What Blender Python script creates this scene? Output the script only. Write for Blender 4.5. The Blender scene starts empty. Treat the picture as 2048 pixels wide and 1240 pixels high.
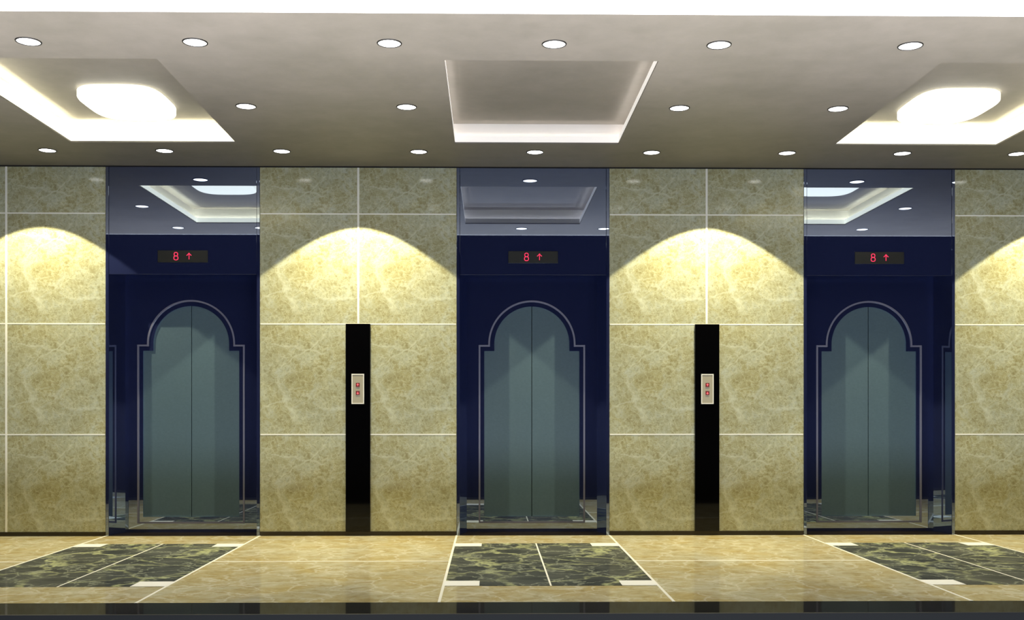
import bpy, bmesh, math
from mathutils import Vector

sc = bpy.context.scene
COL = sc.collection

# ------------------------------------------------------------------ camera, world, exposure
F_PX = 2100.0
CAM_Y, CAM_Z = -9.86, 1.1643
YAW = math.atan(0.0146)
cd = bpy.data.cameras.new('camera')
cam = bpy.data.objects.new('camera', cd)
COL.objects.link(cam)
cam.location = (0, CAM_Y, CAM_Z)
cam.rotation_euler = (math.pi / 2, 0, -YAW)
cd.sensor_fit = 'HORIZONTAL'
cd.sensor_width = 36.0
cd.lens = F_PX / 2048 * 36.0
cd.shift_x = (1024 - 1009) / 2048
cd.shift_y = (823 - 620) / 2048
cd.clip_end = 200
sc.camera = cam

w = bpy.data.worlds.new('world')
sc.world = w
w.use_nodes = True
w.node_tree.nodes['Background'].inputs[0].default_value = (0.9, 0.93, 1.0, 1)
w.node_tree.nodes['Background'].inputs[1].default_value = 0.0

sc.view_settings.view_transform = 'Standard'
sc.view_settings.look = 'None'
sc.view_settings.gamma = 1.0
sc.view_settings.exposure = 0.0
sc.view_settings.use_curve_mapping = False
sc.cycles.use_denoising = True
sc.cycles.max_bounces = 10
sc.cycles.sample_clamp_indirect = 6.0

# ------------------------------------------------------------------ plan (metres; the elevator wall is the plane y = 0)
PITCH = 3.273
EL_X = [-2.8635, 0.4125, 3.683]                # centres of the three elevators
EL_HALF = 0.718                                # half width of an elevator front
CEIL = 3.46
X0, X1 = -7.6, 8.4                             # ends of the lobby
Y_EDGE = -3.80                                 # front edge of the ceiling
Y_MARBLE, Y_FLOOR = -3.445, -3.822             # end of the marble, end of the dark border
BAY = [(-6.86 + 1.44, -3.5825), (-2.1445, -0.3065), (1.1315, 2.9645), (4.4015, 6.24)]
JOINTS = [-4.5035, -1.2265, 2.0475, 5.3205]

# unseen spots added in front of the lobby, shining up to brighten the ceiling
def spot(name, loc, aim, energy, color, angle, blend, radius, parent=None):
    ld = bpy.data.lights.new(name, 'SPOT')
    ld.energy = energy
    ld.color = color
    ld.spot_size = math.radians(angle)
    ld.spot_blend = blend
    ld.shadow_soft_size = radius
    o = bpy.data.objects.new(name, ld)
    COL.objects.link(o)
    o.location = loc
    o.rotation_euler = Vector(aim).to_track_quat('-Z', 'Y').to_euler()
    if parent:
        o.parent = parent
    return o

UP_E = 820.0
for k in range(7):
    spot('ceiling_fill_spot', (-6.0 + 2.15 * k, -4.9, -0.40), (0, -0.12, 1), UP_E, (1.0, 0.97, 0.97), 122, 1.0, 0.12)

# wall washers just under the ceiling, shining straight down the marble
WASH_E = 240.0
for x, k in ((-4.17, 0.85), (-1.2265, 1.0), (2.0475, 1.0), (5.36, 1.0)):
    spot('wall_washer', (x, -0.60, 3.42), (0, 0, -1), WASH_E * k, (1.0, 0.90, 0.56), 97, 0.06, 0.012)
# unseen fill spots added behind the viewer to lighten the wall and doors
FILL_E = 335.0
for x, z in ((-4.2, -1.35), (0.4, -1.35), (5.0, -1.35), (-1.9, -1.35), (2.7, -1.35), (7.3, -1.35)):
    spot('wall_fill_spot', (x, -12.0, z), ((0.4 - x) * 0.03, 1, 0.25), FILL_E, (0.88, 0.97, 1.12), 90, 0.5, 0.50)
DOWN_E = dict(back=(60.0, (1.0, 0.85, 0.46), 64), middle=(24.0, (0.95, 0.98, 1.0), 100), front=(17.0, (0.92, 0.98, 1.1), 100))

# ------------------------------------------------------------------ materials
def lin(c):
    return tuple(((v / 255) / 12.92 if v / 255 <= 0.04045 else ((v / 255 + 0.055) / 1.055) ** 2.4) for v in c)

class NT:
    def __init__(self, name):
        self.m = bpy.data.materials.new(name)
        self.m.use_nodes = True
        self.t = self.m.node_tree
        self.t.nodes.clear()
        self.out = self.t.nodes.new('ShaderNodeOutputMaterial')
    def n(self, typ, ins=None, **props):
        nd = self.t.nodes.new(typ)
        for k, v in props.items():
            setattr(nd, k, v)
        for k, v in (ins or {}).items():
            s = nd.inputs[k]
            if isinstance(v, bpy.types.NodeSocket):
                self.t.links.new(v, s)
            else:
                s.default_value = v
        return nd
    def math(self, op, a, b=0.0, clamp=False):
        nd = self.n('ShaderNodeMath', {0: a, 1: b}, operation=op, use_clamp=clamp)
        return nd.outputs[0]
    def ramp(self, fac, stops, interp='LINEAR'):
        nd = self.n('ShaderNodeValToRGB', {0: fac})
        r = nd.color_ramp
        r.interpolation = interp
        while len(r.elements) < len(stops):
            r.elements.new(0.5)
        for e, (p, c) in zip(r.elements, stops):
            e.position = p
            e.color = (c, c, c, 1) if isinstance(c, (int, float)) else tuple(c) + (1,)
        return nd.outputs[0]
    def mix(self, fac, a, b, blend='MIX'):
        nd = self.n('ShaderNodeMix', data_type='RGBA', blend_type=blend)
        for i, v in ((0, fac), (6, a), (7, b)):
            if isinstance(v, bpy.types.NodeSocket):
                self.t.links.new(v, nd.inputs[i])
            else:
                nd.inputs[i].default_value = v if i == 0 else tuple(v) + (1,) * (4 - len(v))
        return nd.outputs[2]
    def noise(self, vec, scale, detail=4, rough=0.55, dist=0.0):
        return self.n('ShaderNodeTexNoise', {'Vector': vec, 'Scale': scale, 'Detail': detail, 'Roughness': rough, 'Distortion': dist})
    def vein(self, vec, scale, seed, warp, width):
        """thin bright lines along warped cell edges, 1 on the line"""
        nz = self.noise(vec, scale * 0.9, 5, 0.6)
        off = self.n('ShaderNodeVectorMath', {0: nz.outputs['Color'], 1: (0.5, 0.5, 0.5)}, operation='SUBTRACT').outputs[0]
        off = self.n('ShaderNodeVectorMath', {0: off, 'Scale': warp}, operation='SCALE').outputs[0]
        v2 = self.n('ShaderNodeVectorMath', {0: vec, 1: off}, operation='ADD').outputs[0]
        v2 = self.n('ShaderNodeVectorMath', {0: v2, 1: (seed, seed * 1.7, 0)}, operation='ADD').outputs[0]
        vo = self.n('ShaderNodeTexVoronoi', {'Vector': v2, 'Scale': scale}, feature='DISTANCE_TO_EDGE')
        return self.ramp(vo.outputs['Distance'], [(0.0, 1.0), (width, 0.0)], 'EASE')
    def segment(self, vec, ax, ay, bx, by, width):
        """soft wobbly streak from a to b in tile coordinates"""
        nd = self.n('ShaderNodeSeparateXYZ', {0: vec})
        x, y = nd.outputs[0], nd.outputs[1]
        dx, dy = bx - ax, by - ay
        L2 = dx * dx + dy * dy
        px = self.math('SUBTRACT', x, ax)
        py = self.math('SUBTRACT', y, ay)
        tt = self.math('ADD', self.math('MULTIPLY', px, dx / L2), self.math('MULTIPLY', py, dy / L2), True)
        ex = self.math('SUBTRACT', px, self.math('MULTIPLY', tt, dx))
        ey = self.math('SUBTRACT', py, self.math('MULTIPLY', tt, dy))
        d = self.math('SQRT', self.math('ADD', self.math('MULTIPLY', ex, ex), self.math('MULTIPLY', ey, ey)))
        return self.math('SUBTRACT', 1.0, self.math('DIVIDE', d, width), True)
    def principled(self, **k):
        ins = {kk.replace('_', ' '): v for kk, v in k.items()}
        b = self.n('ShaderNodeBsdfPrincipled', ins)
        self.t.links.new(b.outputs[0], self.out.inputs[0])
        return b

def polished(t, col, fac, rough):
    d = t.n('ShaderNodeBsdfDiffuse', {'Color': col if isinstance(col, bpy.types.NodeSocket) else tuple(col) + (1,)})
    g = t.n('ShaderNodeBsdfGlossy', {'Color': (1, 1, 1, 1), 'Roughness': rough})
    mx = t.n('ShaderNodeMixShader', {0: fac, 1: d.outputs[0], 2: g.outputs[0]})
    t.t.links.new(mx.outputs[0], t.out.inputs[0])

def c4(c):
    return tuple(c) + (1,)

def plain(name, color, rough=0.5, metallic=0.0, ior=1.5, emit=None, strength=0.0):
    t = NT(name)
    b = t.principled(Base_Color=c4(color), Roughness=rough, Metallic=metallic, IOR=ior)
    if emit:
        b.inputs['Emission Color'].default_value = c4(emit)
        b.inputs['Emission Strength'].default_value = strength
    return t.m

def marble_tile():
    t = NT('gold_marble')
    uv = t.n('ShaderNodeUVMap').outputs[0]
    # warp for hand-placed streaks
    wn = t.noise(uv, 6.0, 5, 0.6)
    off = t.n('ShaderNodeVectorMath', {0: wn.outputs['Color'], 1: (0.5, 0.5, 0.5)}, operation='SUBTRACT').outputs[0]
    off = t.n('ShaderNodeVectorMath', {0: off, 'Scale': 0.14}, operation='SCALE').outputs[0]
    wuv = t.n('ShaderNodeVectorMath', {0: uv, 1: off}, operation='ADD').outputs[0]
    big = t.noise(uv, 2.6, 5, 0.6, 0.4)
    base = t.mix(t.ramp(big.outputs[0], [(0.33, 0.0), (0.68, 1.0)]), (0.44, 0.375, 0.20), (0.48, 0.46, 0.35))
    cloud = t.noise(uv, 7.0, 8, 0.7, 0.8)
    base = t.mix(t.math('MULTIPLY', t.ramp(cloud.outputs[0], [(0.50, 0.0), (0.68, 1.0)]), 0.85), base, (0.58, 0.58, 0.51))
    base = t.mix(t.math('MULTIPLY', t.ramp(cloud.outputs[0], [(0.28, 1.0), (0.49, 0.0)]), 0.75), base, (0.27, 0.21, 0.075))
    fine = t.noise(uv, 34.0, 6, 0.7, 0.5)
    base = t.mix(t.math('MULTIPLY', t.ramp(fine.outputs[0], [(0.32, 1.0), (0.50, 0.0)]), 0.65), base, (0.25, 0.20, 0.09))
    base = t.mix(t.math('MULTIPLY', t.ramp(fine.outputs[0], [(0.55, 0.0), (0.72, 1.0)]), 0.45), base, (0.66, 0.63, 0.48))
    mask = t.ramp(t.noise(uv, 4.0, 3).outputs[0], [(0.42, 0.0), (0.62, 1.0)])
    v1 = t.math('MULTIPLY', t.vein(uv, 5.0, 3.1, 0.24, 0.035), mask)
    v2 = t.math('MULTIPLY', t.vein(uv, 11.0, 7.7, 0.16, 0.05), 0.6)
    v3 = t.math('MULTIPLY', t.vein(uv, 24.0, 2.9, 0.08, 0.07), 0.28)
    base = t.mix(v3, base, (0.66, 0.62, 0.45))
    base = t.mix(t.math('MULTIPLY', v1, 0.38), base, (0.72, 0.70, 0.55))
    base = t.mix(v2, base, (0.66, 0.62, 0.45))
    for a in ((0.17, 0.53, 0.29, 0.85, 0.030), (0.00, 0.80, 0.30, 0.70, 0.014), (0.29, 0.80, 0.33, 0.90, 0.045),
              (0.60, 0.80, 0.92, 0.78, 0.012), (0.12, 0.18, 0.60, 0.27, 0.014), (0.20, 0.42, 0.62, 0.10, 0.010)):
        s = t.segment(wuv, *a)
        base = t.mix(t.math('MULTIPLY', s, 0.42), base, (0.74, 0.72, 0.60))
    base = t.mix(1.0, base, (0.92, 1.0, 0.98), 'MULTIPLY')
    t.principled(Base_Color=base, Roughness=0.11, IOR=1.5)
    return t.m

def marble_floor():
    t = NT('cream_floor_marble')
    uv = t.n('ShaderNodeUVMap').outputs[0]
    big = t.noise(uv, 2.2, 5, 0.6, 0.6)
    base = t.mix(t.ramp(big.outputs[0], [(0.33, 0.0), (0.66, 1.0)]), (0.50, 0.40, 0.18), (0.55, 0.51, 0.36))
    cl = t.noise(uv, 9.0, 8, 0.68, 0.8)
    base = t.mix(t.math('MULTIPLY', t.ramp(cl.outputs[0], [(0.50, 0.0), (0.74, 1.0)]), 0.7), base, (0.68, 0.65, 0.52))
    base = t.mix(t.math('MULTIPLY', t.ramp(cl.outputs[0], [(0.28, 1.0), (0.49, 0.0)]), 0.8), base, (0.33, 0.25, 0.09))
    v1 = t.math('MULTIPLY', t.vein(uv, 3.0, 1.3, 0.4, 0.045), 0.6)
    base = t.mix(v1, base, (0.74, 0.71, 0.58))
    polished(t, base, 0.20, 0.05)
    return t.m

def green_marble():
    t = NT('dark_green_marble')
    uv = t.n('ShaderNodeUVMap').outputs[0]
    big = t.noise(uv, 2.2, 6, 0.6, 0.8)
    base = t.mix(t.ramp(big.outputs[0], [(0.35, 0.0), (0.65, 1.0)]), (0.048, 0.054, 0.056), (0.110, 0.118, 0.108))
    mask = t.ramp(t.noise(uv, 3.0, 4).outputs[0], [(0.38, 0.15), (0.6, 1.0)])
    v = t.math('MULTIPLY', t.vein(uv, 1.7, 5.3, 0.75, 0.05), mask)
    base = t.mix(v, base, (0.43, 0.46, 0.26))
    v = t.math('MULTIPLY', t.vein(uv, 3.6, 2.3, 0.45, 0.05), 0.40)
    base = t.mix(v, base, (0.48, 0.52, 0.40))
    polished(t, base, 0.09, 0.05)
    return t.m

def granite():
    t = NT('black_granite')
    polished(t, (0.030, 0.030, 0.028), 0.13, 0.05)
    return t.m

def stone(name, col):
    t = NT(name)
    polished(t, col, 0.03, 0.1)
    return t.m

def navy_gloss():
    t = NT('polished_navy_panel')
    d = t.n('ShaderNodeBsdfDiffuse', {'Color': (0.020, 0.027, 0.092, 1)})
    g = t.n('ShaderNodeBsdfGlossy', {'Color': (0.68, 0.80, 1.0, 1), 'Roughness': 0.015})
    fr = t.n('ShaderNodeFresnel', {'IOR': 1.45})
    fac = t.math('ADD', t.math('MULTIPLY', fr.outputs[0], 0.6), 0.33, True)
    mx = t.n('ShaderNodeMixShader', {0: fac, 1: d.outputs[0], 2: g.outputs[0]})
    t.t.links.new(mx.outputs[0], t.out.inputs[0])
    return t.m

def teal_steel():
    t = NT('brushed_teal_steel')
    g = t.n('ShaderNodeTexCoord').outputs['Object']
    st = t.n('ShaderNodeVectorMath', {0: g, 1: (30.0, 30.0, 260.0)}, operation='MULTIPLY').outputs[0]
    f = t.noise(st, 1.0, 3, 0.6)
    p = t.noise(g, 60.0, 3, 0.6)
    q = t.noise(g, 2.5, 3, 0.5)
    a = t.math('ADD', t.math('MULTIPLY', f.outputs[0], 0.5), t.math('MULTIPLY', p.outputs[0], 0.5))
    col = t.mix(t.ramp(a, [(0.35, 0.0), (0.65, 1.0)]), (0.052, 0.098, 0.136), (0.066, 0.118, 0.165))
    col = t.mix(t.math('MULTIPLY', q.outputs[0], 0.25), col, (0.068, 0.105, 0.115))
    t.principled(Base_Color=col, Roughness=0.52, Metallic=0.0, IOR=1.5)
    return t.m

def plaster():
    t = NT('beige_ceiling_paint')
    g = t.n('ShaderNodeTexCoord').outputs['Object']
    n1 = t.noise(g, 1.6, 5, 0.6)
    n2 = t.noise(g, 7.0, 5, 0.65)
    a = t.math('ADD', t.math('MULTIPLY', n1.outputs[0], 0.65), t.math('MULTIPLY', n2.outputs[0], 0.35))
    col = t.mix(t.ramp(a, [(0.36, 0.0), (0.64, 1.0)]), (0.158, 0.147, 0.128), (0.198, 0.182, 0.162))
    t.principled(Base_Color=col, Roughness=0.6, IOR=1.4)
    return t.m

M = dict(
    marble=marble_tile(), floor=marble_floor(), green=green_marble(), navy=navy_gloss(), teal=teal_steel(),
    ceil=plaster(),
    white=stone('white_joint_strip', (0.95, 0.94, 0.88)),
    whitestone=stone('white_stone', (0.95, 0.95, 0.94)),
    dark=plain('dark_brown_stone', (0.020, 0.014, 0.008), 0.25),
    edge=plain('honed_granite_edge', (0.026, 0.026, 0.026), 0.7),
    border=granite(),
    black=plain('black_glass', (0.0015, 0.0015, 0.002), 0.04, ior=1.35),
    chrome=plain('satin_chrome_line', (0.17, 0.17, 0.24), 0.45, 0.2),
    reveal=plain('dark_navy_reveal', (0.010, 0.013, 0.045), 0.06, ior=2.0),
    shadowgap=plain('black_gap', (0.003, 0.003, 0.006), 0.8),
    screen=plain('smoked_display_glass', (0.006, 0.0065, 0.004), 0.5),
    led=plain('red_led', (0.02, 0, 0), 0.5, emit=(1.0, 0.035, 0.11), strength=1.35),
    plate=plain('brushed_beige_plate', (0.42, 0.38, 0.28), 0.4, 0.15),
    plateframe=plain('white_plate_frame', (0.9, 0.88, 0.82), 0.3),
    button=plain('dark_red_button', (0.10, 0.004, 0.006), 0.35, emit=(0.5, 0.0, 0.0), strength=0.18),
    buttonled=plain('lit_red_arrow', (0.02, 0, 0), 0.5, emit=(1.0, 0.16, 0.16), strength=1.2),
    rim=plain('black_rim', (0.004, 0.004, 0.004), 0.5),
    lens=plain('lit_white_lens', (0.8, 0.8, 0.8), 0.4, emit=(1.0, 0.985, 0.95), strength=7.0),
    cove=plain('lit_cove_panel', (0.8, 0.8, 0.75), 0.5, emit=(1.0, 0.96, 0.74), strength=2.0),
    coffer=plain('white_coffer_paint', (0.74, 0.72, 0.70), 0.6),
    led_lit=plain('bright_led_strip', (0.8, 0.8, 0.75), 0.5, emit=(1.0, 0.93, 0.62), strength=90.0),
    led_dim=plain('dim_led_strip', (0.8, 0.8, 0.75), 0.5, emit=(1.0, 0.93, 0.86), strength=10.0),
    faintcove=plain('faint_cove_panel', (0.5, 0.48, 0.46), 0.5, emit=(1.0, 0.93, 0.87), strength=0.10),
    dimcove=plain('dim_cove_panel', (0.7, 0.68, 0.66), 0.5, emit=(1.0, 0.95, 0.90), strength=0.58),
    drum=plain('lit_drum_shade', (0.8, 0.8, 0.75), 0.5, emit=(1.0, 0.97, 0.80), strength=2.6),
    strip=plain('glowing_fascia_white', (0.8, 0.8, 0.8), 0.5, emit=(1.0, 1.0, 0.98), strength=2.2),
)

# ------------------------------------------------------------------ mesh helpers
class MB:
    def __init__(self):
        self.bm = bmesh.new()
        self.uv = self.bm.loops.layers.uv.new('UVMap')
    def face(self, pts, mat=0, uvs=None, smooth=False):
        vs = [self.bm.verts.new(p) for p in pts]
        f = self.bm.faces.new(vs)
        f.material_index = mat
        f.smooth = smooth
        if uvs:
            for l, u in zip(f.loops, uvs):
                l[self.uv].uv = u
        return f
    def box(self, x0, x1, y0, y1, z0, z1, mat=0, uvf=None):
        P = [(x, y, z) for x in (x0, x1) for y in (y0, y1) for z in (z0, z1)]
        for q in ((0, 1, 3, 2), (4, 6, 7, 5), (0, 4, 5, 1), (2, 3, 7, 6), (0, 2, 6, 4), (1, 5, 7, 3)):
            pts = [P[i] for i in q]
            self.face(pts, mat, [uvf(*p) for p in pts] if uvf else None)
        return self
    def band(self, A, B, mat=0, closed=True):
        n = len(A)
        for i in range(n if closed else n - 1):
            j = (i + 1) % n
            self.face([A[i], A[j], B[j], B[i]], mat)
        return self
    def prism(self, pts2, y0, y1, mat=0):
        """outline in (x, z) swept from y0 (front) to y1"""
        A = [(x, y0, z) for x, z in pts2]
        B = [(x, y1, z) for x, z in pts2]
        self.band(A, B, mat)
        self.face(A[::-1], mat)
        self.face(B, mat)
        return self
    def ring_lathe(self, prof, n=40, mat=0, rx=1.0, ry=1.0, power=2.0, smooth=True, cap0=False, cap1=False):
        """profile of (radius, z) swept round z; superellipse plan when power > 2"""
        rows = []
        for r, z in prof:
            row = []
            for i in range(n):
                a = 2 * math.pi * i / n
                c, s = math.cos(a), math.sin(a)
                e = 2.0 / power
                row.append((r * rx * math.copysign(abs(c) ** e, c), r * ry * math.copysign(abs(s) ** e, s), z))
            rows.append(row)
        for A, B in zip(rows, rows[1:]):
            for i in range(n):
                j = (i + 1) % n
                self.face([A[i], A[j], B[j], B[i]], mat, smooth=smooth)
        if cap0:
            self.face(rows[0][::-1], mat)
        if cap1:
            self.face(rows[-1], mat)
        return self
    def build(self, name, mats, parent=None, bevel=0.0, weld=True):
        if weld:
            bmesh.ops.remove_doubles(self.bm, verts=self.bm.verts, dist=1e-5)
        bmesh.ops.recalc_face_normals(self.bm, faces=self.bm.faces)
        me = bpy.data.meshes.new(name)
        self.bm.to_mesh(me)
        self.bm.free()
        for m in (mats if isinstance(mats, (list, tuple)) else [mats]):
            me.materials.append(m)
        o = bpy.data.objects.new(name, me)
        COL.objects.link(o)
        if parent:
            o.parent = parent
        if bevel:
            b = o.modifiers.new('bevel', 'BEVEL')
            b.width = bevel
            b.segments = 2
            b.limit_method = 'ANGLE'
        return o

def thing(name, loc, label, cat, group=None):
    o = bpy.data.objects.new(name, None)
    o.empty_display_size = 0.1
    COL.objects.link(o)
    o.location = loc
    o['label'] = label
    o['category'] = cat
    if group:
        o['group'] = group
    return o

def copy_tree(o, parent=None):
    c = o.copy()
    COL.objects.link(c)
    if parent:
        c.parent = parent
    for ch in list(o.children):
        copy_tree(ch, c)
    return c

def struct(o):
    o['kind'] = 'structure'
    return o

# ------------------------------------------------------------------ floor
def flat_uv(x, y, z):
    return (x, y * 1.0)
fl = struct(MB().box(X0, X1, Y_MARBLE, 0.34, -0.08, 0.0, 0, flat_uv).build('floor', M['floor']))
MB().box(X0, X1, Y_FLOOR + 0.02, Y_MARBLE, -0.08, 0.0).build('border_strip', M['border'], fl)['label'] = 'black granite border strip along the front'

MB().box(X0, X1, Y_FLOOR, Y_FLOOR + 0.02, -0.10, 0.0).build('edge_strip', M['edge'], fl)['label'] = 'dull dark grey front edge of the floor'

T = 0.0015
IN_Y0, IN_Y1 = -2.855, -0.60
for cx in EL_X:
    for s in (-1, 1):
        xa, xb = (cx - EL_HALF, cx) if s < 0 else (cx, cx + EL_HALF)
        # each half slab carries the same pattern, as in the photograph
        m = MB()
        m.box(xa + 0.006, xb - 0.006, IN_Y0, IN_Y1, -0.03, T, 0, lambda x, y, z, xa=xa, s=s: (x - xa + (0 if s < 0 else 5.3), y + 0.4))
        m.build('green_inlay', M['green'], fl)['label'] = 'dark green marble inlay with pale veins'
        # long white dividing strips beside the inlay
        xs = cx + s * EL_HALF
        MB().box(xs - 0.009, xs + 0.009, Y_MARBLE - 0.01, -0.002, -0.03, T + 0.0008).build('divider_strip', M['white'], fl)['label'] = 'thin white strip set in the marble'
        for ya, yb in ((IN_Y1 - 0.20, IN_Y1), (IN_Y0, IN_Y0 + 0.205)):
            xi = cx + s * (EL_HALF - 0.24)
            MB().box(min(xs, xi), max(xs, xi), ya, yb, -0.03, T + 0.0012).build('corner_inlay', M['whitestone'], fl)['label'] = 'white square corner inlay'
    MB().box(cx - 0.006, cx + 0.006, IN_Y0, IN_Y1, -0.03, T + 0.0006).build('divider_strip', M['white'], fl)
xs = [X0] + [v for cx in EL_X for v in (cx - EL_HALF, cx + EL_HALF)] + [X1]
for a, b in zip(xs[0::2], xs[1::2]):
    MB().box(a, b, -1.70, -1.675, -0.03, T).build('divider_strip', M['white'], fl)

# ------------------------------------------------------------------ wall of marble slabs
ROWS = [(0.04, 0.949), (0.949, 1.984), (1.984, 3.015), (3.015, CEIL)]
wb = MB()
bays = [(X0, BAY[0][0], None)] + [(a, b, j) for (a, b), j in zip(BAY, JOINTS)] + [(BAY[3][1], X1, None)]
for a, b, j in bays:
    cols = [(a, j), (j, b)] if j else [(a, b)]
    for ca, cb in cols:
        for z0, z1 in ROWS:
            wb.box(ca, cb, 0.0, 0.34, z0, z1, 0, lambda x, y, z, ca=ca, z1=z1: (x - ca, (z1 - z)))
wall = struct(wb.build('wall_back', M['marble'], weld=False))
k = 1
for (a, b), j in zip(BAY, JOINTS):
    for z in (0.949, 1.984, 3.015):
        m = MB()
        m.box(a + 0.004, b - 0.004, -0.0022, 0.01, z - 0.0058, z + 0.0058)
        m.build('joint_strip', M['white'], wall)
    MB().box(j - 0.0095, j + 0.0095, -0.0030, 0.01, 0.04, CEIL - 0.002).build('joint_strip', M['white'], wall)
bb = MB()
for a, b in [(X0, -3.5825)] + BAY[1:3] + [(4.4015, X1)]:
    bb.box(a, b, -0.006, 0.34, 0.0, 0.04)
struct(bb.build('baseboard_back', M['dark']))

# ------------------------------------------------------------------ ceiling with three coffers
CF_Y0, CF_Y1, CF_HALF, CF_TOP, CT = -2.993, -0.86, 0.7005, 3.645, 0.08
CF_X = [-2.8635, 0.408, 3.6735]
cm = MB()
SL = CEIL + 0.093
cm.box(X0, X1, CF_Y1 + CT, 0.34, CEIL, SL)
cm.box(X0, X1, Y_EDGE, CF_Y0 - CT, CEIL, SL)
edges = [X0] + [v for c in CF_X for v in (c - CF_HALF - CT, c + CF_HALF + CT)] + [X1]
for a, b in zip(edges[0::2], edges[1::2]):
    cm.box(a, b, CF_Y0 - CT, CF_Y1 + CT, CEIL, SL)
ceiling = struct(cm.build('ceiling', M['ceil']))
LIP, TH = 0.065, 0.02
for i, c in enumerate(CF_X):
    x0, x1 = c - CF_HALF, c + CF_HALF
    y0, y1 = CF_Y0, CF_Y1
    m = MB()
    # outer walls of the tray, lid, and the little light troughs round the opening
    m.box(x0 - CT, x0 - CT + TH, y0 - CT, y1 + CT, CEIL + 0.012, CF_TOP, 1)
    m.box(x1 + CT - TH, x1 + CT, y0 - CT, y1 + CT, CEIL + 0.012, CF_TOP, 1)
    m.box(x0 - CT + TH, x1 + CT - TH, y0 - CT, y0 - CT + TH, CEIL + 0.012, CF_TOP, 1)
    m.box(x0 - CT + TH, x1 + CT - TH, y1 + CT - TH, y1 + CT, CEIL + 0.012, CF_TOP, 1)
    m.box(x0 - CT, x1 + CT, y0 - CT, y1 + CT, CF_TOP, CF_TOP + TH)
    m.box(x0 - CT, x0, y0 - CT, y1 + CT, CEIL, CEIL + 0.012)
    m.box(x1, x1 + CT, y0 - CT, y1 + CT, CEIL, CEIL + 0.012)
    m.box(x0, x1, y0 - CT, y0, CEIL, CEIL + 0.012)
    m.box(x0, x1, y1, y1 + CT, CEIL, CEIL + 0.012)
    cf = m.build('coffer', [M['ceil'], M['coffer']], ceiling, weld=False)
    lit = i != 1
    lt, zl = 0.010, CEIL + 0.0125
    sides = dict(back=((x0, x1, y1, y1 + lt), (x0 - 0.02, x1 + 0.02, y1 + 0.022, y1 + 0.050)),
                 front=((x0, x1, y0 - lt, y0), (x0 - 0.02, x1 + 0.02, y0 - 0.050, y0 - 0.022)),
                 left=((x0 - lt, x0, y0 - lt, y1 + lt), (x0 - 0.050, x0 - 0.022, y0 - 0.02, y1 + 0.02)),
                 right=((x1, x1 + lt, y0 - lt, y1 + lt), (x1 + 0.022, x1 + 0.050, y0 - 0.02, y1 + 0.02)))
    for side, (lipb, ledb) in sides.items():
        off = (i == 0 and side == 'right') or (i == 2 and side == 'left')
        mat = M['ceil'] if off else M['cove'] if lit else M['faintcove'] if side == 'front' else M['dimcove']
        p = MB().box(*lipb, zl, CEIL + LIP).build('cove_lip', mat, cf)
        if not off:
            p['label'] = 'glowing white lip of the cove' if lit else 'dimly lit white lip of the cove'
            MB().box(*ledb, zl, zl + 0.006).build('led_strip', M['led_lit'] if lit else M['led_dim'], cf)

struct(MB().box(X0, X1, -0.0045, 0.0, CEIL - 0.011, CEIL).build('trim_1', M['shadowgap']))

# ceiling's front fascia, the light falling on it put in as emission (rounded lower edge)
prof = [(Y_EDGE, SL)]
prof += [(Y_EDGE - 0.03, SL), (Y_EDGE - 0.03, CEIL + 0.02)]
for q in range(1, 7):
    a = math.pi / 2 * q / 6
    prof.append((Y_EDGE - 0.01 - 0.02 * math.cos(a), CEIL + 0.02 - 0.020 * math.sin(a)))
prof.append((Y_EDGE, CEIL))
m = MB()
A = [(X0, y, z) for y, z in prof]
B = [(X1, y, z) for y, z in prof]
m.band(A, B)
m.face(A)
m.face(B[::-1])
o = m.build('glowing_fascia', M['strip'])
o['label'] = 'white front fascia of the ceiling, glowing to stand in for light on it'
o['category'] = 'ceiling fascia'

# ------------------------------------------------------------------ drum lamps in the lit coffers
for i, side in ((0, 'left'), (2, 'right')):
    sx = CF_X[i]
    lamp = thing('ceiling_lamp', (sx, -1.49, CF_TOP), 'glowing white drum lamp flush inside the lit ceiling coffer on the %s' % side, 'ceiling light', 'drum lamps in the lit coffers')
    MB().ring_lathe([(1.0, -0.012), (1.0, -0.058), (0.985, -0.066), (0.96, -0.069)], 64, rx=0.325, ry=0.39, power=3.6, cap1=True).build('lamp_shade', M['drum'], lamp)
    MB().ring_lathe([(0.97, 0.0), (0.97, -0.012)], 64, rx=0.325, ry=0.39, power=3.6, cap1=True).build('lamp_base', M['plateframe'], lamp)

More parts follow.
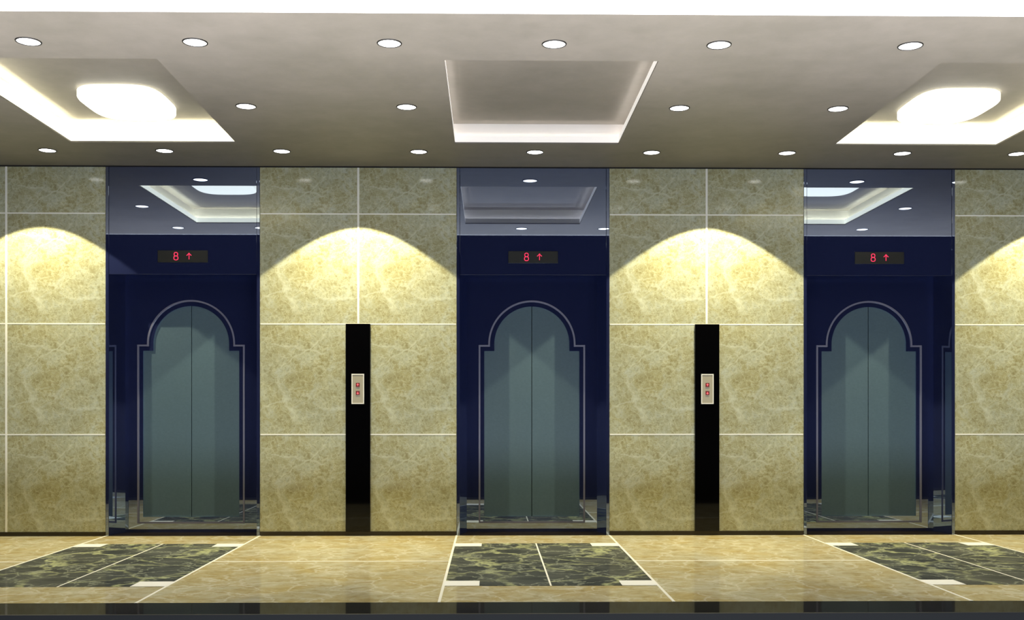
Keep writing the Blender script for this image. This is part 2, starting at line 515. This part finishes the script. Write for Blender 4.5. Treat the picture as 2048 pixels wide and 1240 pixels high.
# ------------------------------------------------------------------ recessed downlights
XS = [-3.881, -2.857, -1.828, -0.622, 0.406, 1.439, 2.644, 3.673, 4.701]
WHERE = ['outer edge of the left lit coffer', 'middle of the left lit coffer', 'inner edge of the left lit coffer',
         'left edge of the unlit coffer', 'middle of the unlit coffer', 'right edge of the unlit coffer',
         'inner edge of the right lit coffer', 'middle of the right lit coffer', 'outer edge of the right lit coffer']
proto = None
bulbs = {}
def downlight(x, y, row, label):
    global proto
    if proto is None:
        t = thing('downlight', (x, y, CEIL), label, 'downlight', 'recessed ceiling downlights')
        MB().ring_lathe([(0.0705, 0.0), (0.0705, -0.006), (0.077, -0.004), (0.078, 0.0)], 48).build('rim', M['rim'], t)
        MB().ring_lathe([(0.0700, -0.001), (0.060, -0.0035), (0.04, -0.0055), (0.015, -0.0065)], 48, cap1=True).build('lens', M['lens'], t)
        e, c, ang = DOWN_E[row]
        bulbs[row] = spot('bulb', (0, 0, -0.02), (0, 0, -1), e, c, ang, 1.0, 0.05, t).data
        proto = t
        return t
    t = copy_tree(proto)
    t.location = (x, y, CEIL)
    t['label'] = label
    bulb = next(ch for ch in t.children if ch.type == 'LIGHT')
    if row not in bulbs:
        bulbs[row] = bulb.data.copy()
        bulbs[row].energy, bulbs[row].color, ang = DOWN_E[row]
        bulbs[row].spot_size = math.radians(ang)
    bulb.data = bulbs[row]
    return t
for i, x in enumerate(XS):
    downlight(x, -0.576, 'back', 'downlight of the row nearest the elevators, at the ' + WHERE[i])
for i in (0, 2, 3, 5, 6, 8):
    downlight(XS[i], -1.938, 'middle', 'downlight of the sparse middle row, beside the ' + WHERE[i])
for i, x in enumerate(XS):
    downlight(x, -3.306, 'front', 'downlight of the larger looking front row, at the ' + WHERE[i])

# ------------------------------------------------------------------ elevators
def arch(w, zb, sh, r, zc, n=40):
    pts = [(-w, zb), (-w, sh), (-r, sh)]
    for i in range(n + 1):
        a = math.pi - math.pi * i / n
        pts.append((r * math.cos(a), zc + r * math.sin(a)))
    pts += [(r, sh), (w, sh), (w, zb)]
    return pts
OUT = (0.5135, 0.088, 1.806, 0.421, 1.815)
MID = (0.4975, 0.104, 1.790, 0.405, 1.815)
INN = (0.4600, 0.152, 1.748, 0.363, 1.815)
OPEN, OZ, REC, RX = 0.6885, 2.447, 0.27, 0.6285
YB = 0.27

def at_y(p, y):
    return [(x, y, z) for x, z in p]

def tube_path(m, pts, hw, y0, y1, mat=0, closed=False):
    """flat stroke of half width hw along pts in (x, z)"""
    n = len(pts)
    L, R = [], []
    for i in range(n):
        p = Vector(pts[i])
        a = Vector(pts[(i - 1) % n]) if (closed or i > 0) else p
        b = Vector(pts[(i + 1) % n]) if (closed or i < n - 1) else p
        d = (b - a).normalized()
        q = Vector((-d.y, d.x)) * hw
        L.append(p + q)
        R.append(p - q)
    for i in range(n if closed else n - 1):
        j = (i + 1) % n
        quad = [L[i], L[j], R[j], R[i]]
        m.face([(v.x, y0, v.y) for v in quad], mat)
        for u, v in ((L[i], L[j]), (R[i], R[j])):
            m.face([(u.x, y0, u.y), (v.x, y0, v.y), (v.x, y1, v.y), (u.x, y1, u.y)], mat)

def make_elevator(cx, label):
    e = thing('elevator', (cx, 0, 0), label, 'elevator', 'elevator entrances along the marble wall')
    for s in (-1, 1):
        a, b = sorted((s * (EL_HALF - 0.0015), s * (OPEN + 0.0005)))
        MB().box(a, b, -0.004, 0.10, 0.0, CEIL - 0.001).build('frame_post', M['navy'], e, 0.0012)
    MB().box(-OPEN + 0.002, OPEN - 0.002, 0.0, 0.34, OZ, CEIL - 0.001).build('header_panel', M['navy'], e, 0.0012)
    MB().box(-OPEN + 0.002, OPEN - 0.002, 0.02, 0.33, CEIL - 0.0008, CEIL - 0.0004).build('shadow_gap', M['shadowgap'], e)
    for s in (-1, 1):
        A = [(s * (OPEN + 0.002), 0.0, 0.0), (s * (OPEN + 0.002), 0.0, OZ), (s * RX, REC, OZ), (s * RX, REC, 0.0)]
        B = [(s * 0.714, 0.105, 0.0), (s * 0.714, 0.105, OZ), (s * 0.714, REC, OZ), (s * 0.714, REC, 0.0)]
        m = MB()
        m.band(A, B)
        m.face(A)
        m.face(B)
        m.build('jamb', M['navy'], e)
    # back panel with an arched opening
    m = MB()
    rect = [(-0.70, 0.0), (-0.70, OZ), (0.70, OZ), (0.70, 0.0)]
    hole = arch(*OUT)
    bm = m.bm
    es = []
    for loop in (rect, hole):
        vs = [bm.verts.new((x, YB, z)) for x, z in loop]
        es += [bm.edges.new((vs[i], vs[(i + 1) % len(vs)])) for i in range(len(vs))]
    bmesh.ops.triangle_fill(bm, use_beauty=True, use_dissolve=False, edges=es, normal=(0, -1, 0))
    m.band(at_y(hole, YB), at_y(hole, YB + 0.05))
    m.build('back_panel', M['navy'], e)
    # bright outline, sloping dark reveal
    m = MB()
    o1, o2 = arch(*OUT), arch(*MID)
    m.band(at_y(o1, YB - 0.004), at_y(o2, YB - 0.004))
    m.band(at_y(o1, YB - 0.004), at_y(o1, YB + 0.002))
    m.band(at_y(o2, YB - 0.004), at_y(o2, YB + 0.006))
    m.build('outline_trim', M['chrome'], e)['label'] = 'thin pale metal outline'
    m = MB()
    mid2 = tuple(OUT[i] + (MID[i] - OUT[i]) * 1.0 for i in range(5))
    m.band(at_y(arch(*mid2), YB + 0.006), at_y(arch(*INN), YB + 0.006))
    m.band(at_y(arch(*INN), YB + 0.006), at_y(arch(*INN), YB + 0.036))
    m.build('arch_reveal', M['navy'], e)
    # two sliding leaves
    d = arch(INN[0] + 0.02, INN[1] - 0.02, INN[2] + 0.02, INN[3] + 0.02, INN[4])
    for s in (-1, 1):
        half = [(x, z) for x, z in d if x * s > 0.01]
        zt = INN[4] + INN[3] + 0.02
        g = 0.003
        if s < 0:
            pts = half + [(-g, zt), (-g, INN[1] - 0.02)]
        else:
            pts = [(g, INN[1] - 0.02), (g, zt)] + half
        leaf = MB().prism(pts, YB + 0.022, YB + 0.055).build('door_panel', M['teal'], e)
        leaf['label'] = 'brushed teal steel sliding leaf'
    MB().box(-0.03, 0.03, YB + 0.057, YB + 0.06, INN[1], INN[4] + INN[3]).build('door_seal', M['shadowgap'], e)
    MB().box(-OPEN, OPEN, -0.004, REC, 0.0003, 0.004).build('sill', M['dark'], e)
    # floor indicator: figure 8 and an arrow pointing up
    ds = MB().box(-0.2335, 0.2335, -0.008, 0.004, 2.557, 2.670).build('indicator_display', M['screen'], e, 0.003)
    ds['label'] = 'smoked black floor display with red figure'
    zc = 2.616
    m = MB()
    for cz, rx, rz in ((zc + 0.018, 0.0165, 0.0165), (zc - 0.0175, 0.0195, 0.0185)):
        ring = [(-0.062 + rx * math.copysign(abs(math.cos(t)) ** 0.8, math.cos(t)), cz + rz * math.copysign(abs(math.sin(t)) ** 0.8, math.sin(t))) for t in [2 * math.pi * q / 16 for q in range(16)]]
        tube_path(m, ring, 0.0033, -0.0105, -0.0075, 0, True)
    m.build('digit', M['led'], ds)['label'] = 'glowing red figure 8'
    m = MB()
    tube_path(m, [(0.060, zc - 0.031), (0.060, zc + 0.026)], 0.0026, -0.0105, -0.0075)
    tube_path(m, [(0.037, zc + 0.006), (0.046, zc + 0.011), (0.060, zc + 0.029), (0.074, zc + 0.011), (0.083, zc + 0.006)], 0.0030, -0.0112, -0.0078)
    m.build('arrow', M['led'], ds)['label'] = 'glowing red arrow pointing up'
    return e

EL_LABEL = ['navy elevator with arched teal doors, leftmost of three, mirroring a lit coffer above',
            'navy elevator with arched teal doors between the two black call columns',
            'navy elevator with arched teal doors, rightmost of three, beyond the right black call column']
el0 = make_elevator(EL_X[0], EL_LABEL[0])
for x, lb in zip(EL_X[1:], EL_LABEL[1:]):
    e = copy_tree(el0)
    e.location = (x, 0, 0)
    e['label'] = lb

# ------------------------------------------------------------------ black call columns
def make_column(cx, label):
    c = thing('call_column', (cx, 0, 0.04), label, 'call column', 'black call columns between the elevators')
    MB().box(-0.1145, 0.1145, -0.03, -0.0001, 0.0, 1.944).build('column_panel', M['black'], c, 0.002)
    z0, z1, hw = 1.195, 1.476, 0.0585
    m = MB()
    m.box(-hw + 0.008, hw - 0.008, -0.036, -0.029, z0 + 0.009, z1 - 0.009, 0)
    fw = 0.009
    for a, b, p, q in ((-hw, -hw + fw, z0, z1), (hw - fw, hw, z0, z1), (-hw + fw, hw - fw, z0, z0 + fw), (-hw + fw, hw - fw, z1 - fw, z1)):
        m.box(a, b, -0.040, -0.029, p, q, 1)
    pl = m.build('call_plate', [M['plate'], M['plateframe']], c)
    pl['label'] = 'beige call plate in a white frame'
    for zc, up in ((1.3727, 1), (1.2977, -1)):
        m = MB()
        m.box(-0.018, 0.018, -0.041, -0.0355, zc - 0.018, zc + 0.018, 0)
        tube_path(m, [(0, zc - up * 0.010), (0, zc + up * 0.008)], 0.0030, -0.0425, -0.0405, 1)
        tube_path(m, [(-0.009, zc + up * 0.001), (0, zc + up * 0.011), (0.009, zc + up * 0.001)], 0.0030, -0.0430, -0.0405, 1)
        b = m.build('call_button', [M['button'], M['buttonled']], pl)
        b['label'] = 'red call button with arrow pointing ' + ('up' if up > 0 else 'down')
    return c
c0 = make_column(JOINTS[1], 'tall black call column between the left and middle elevators')
c1 = copy_tree(c0)
c1.location = (JOINTS[2], 0, 0.04)
c1['label'] = 'tall black call column between the middle and right elevators'
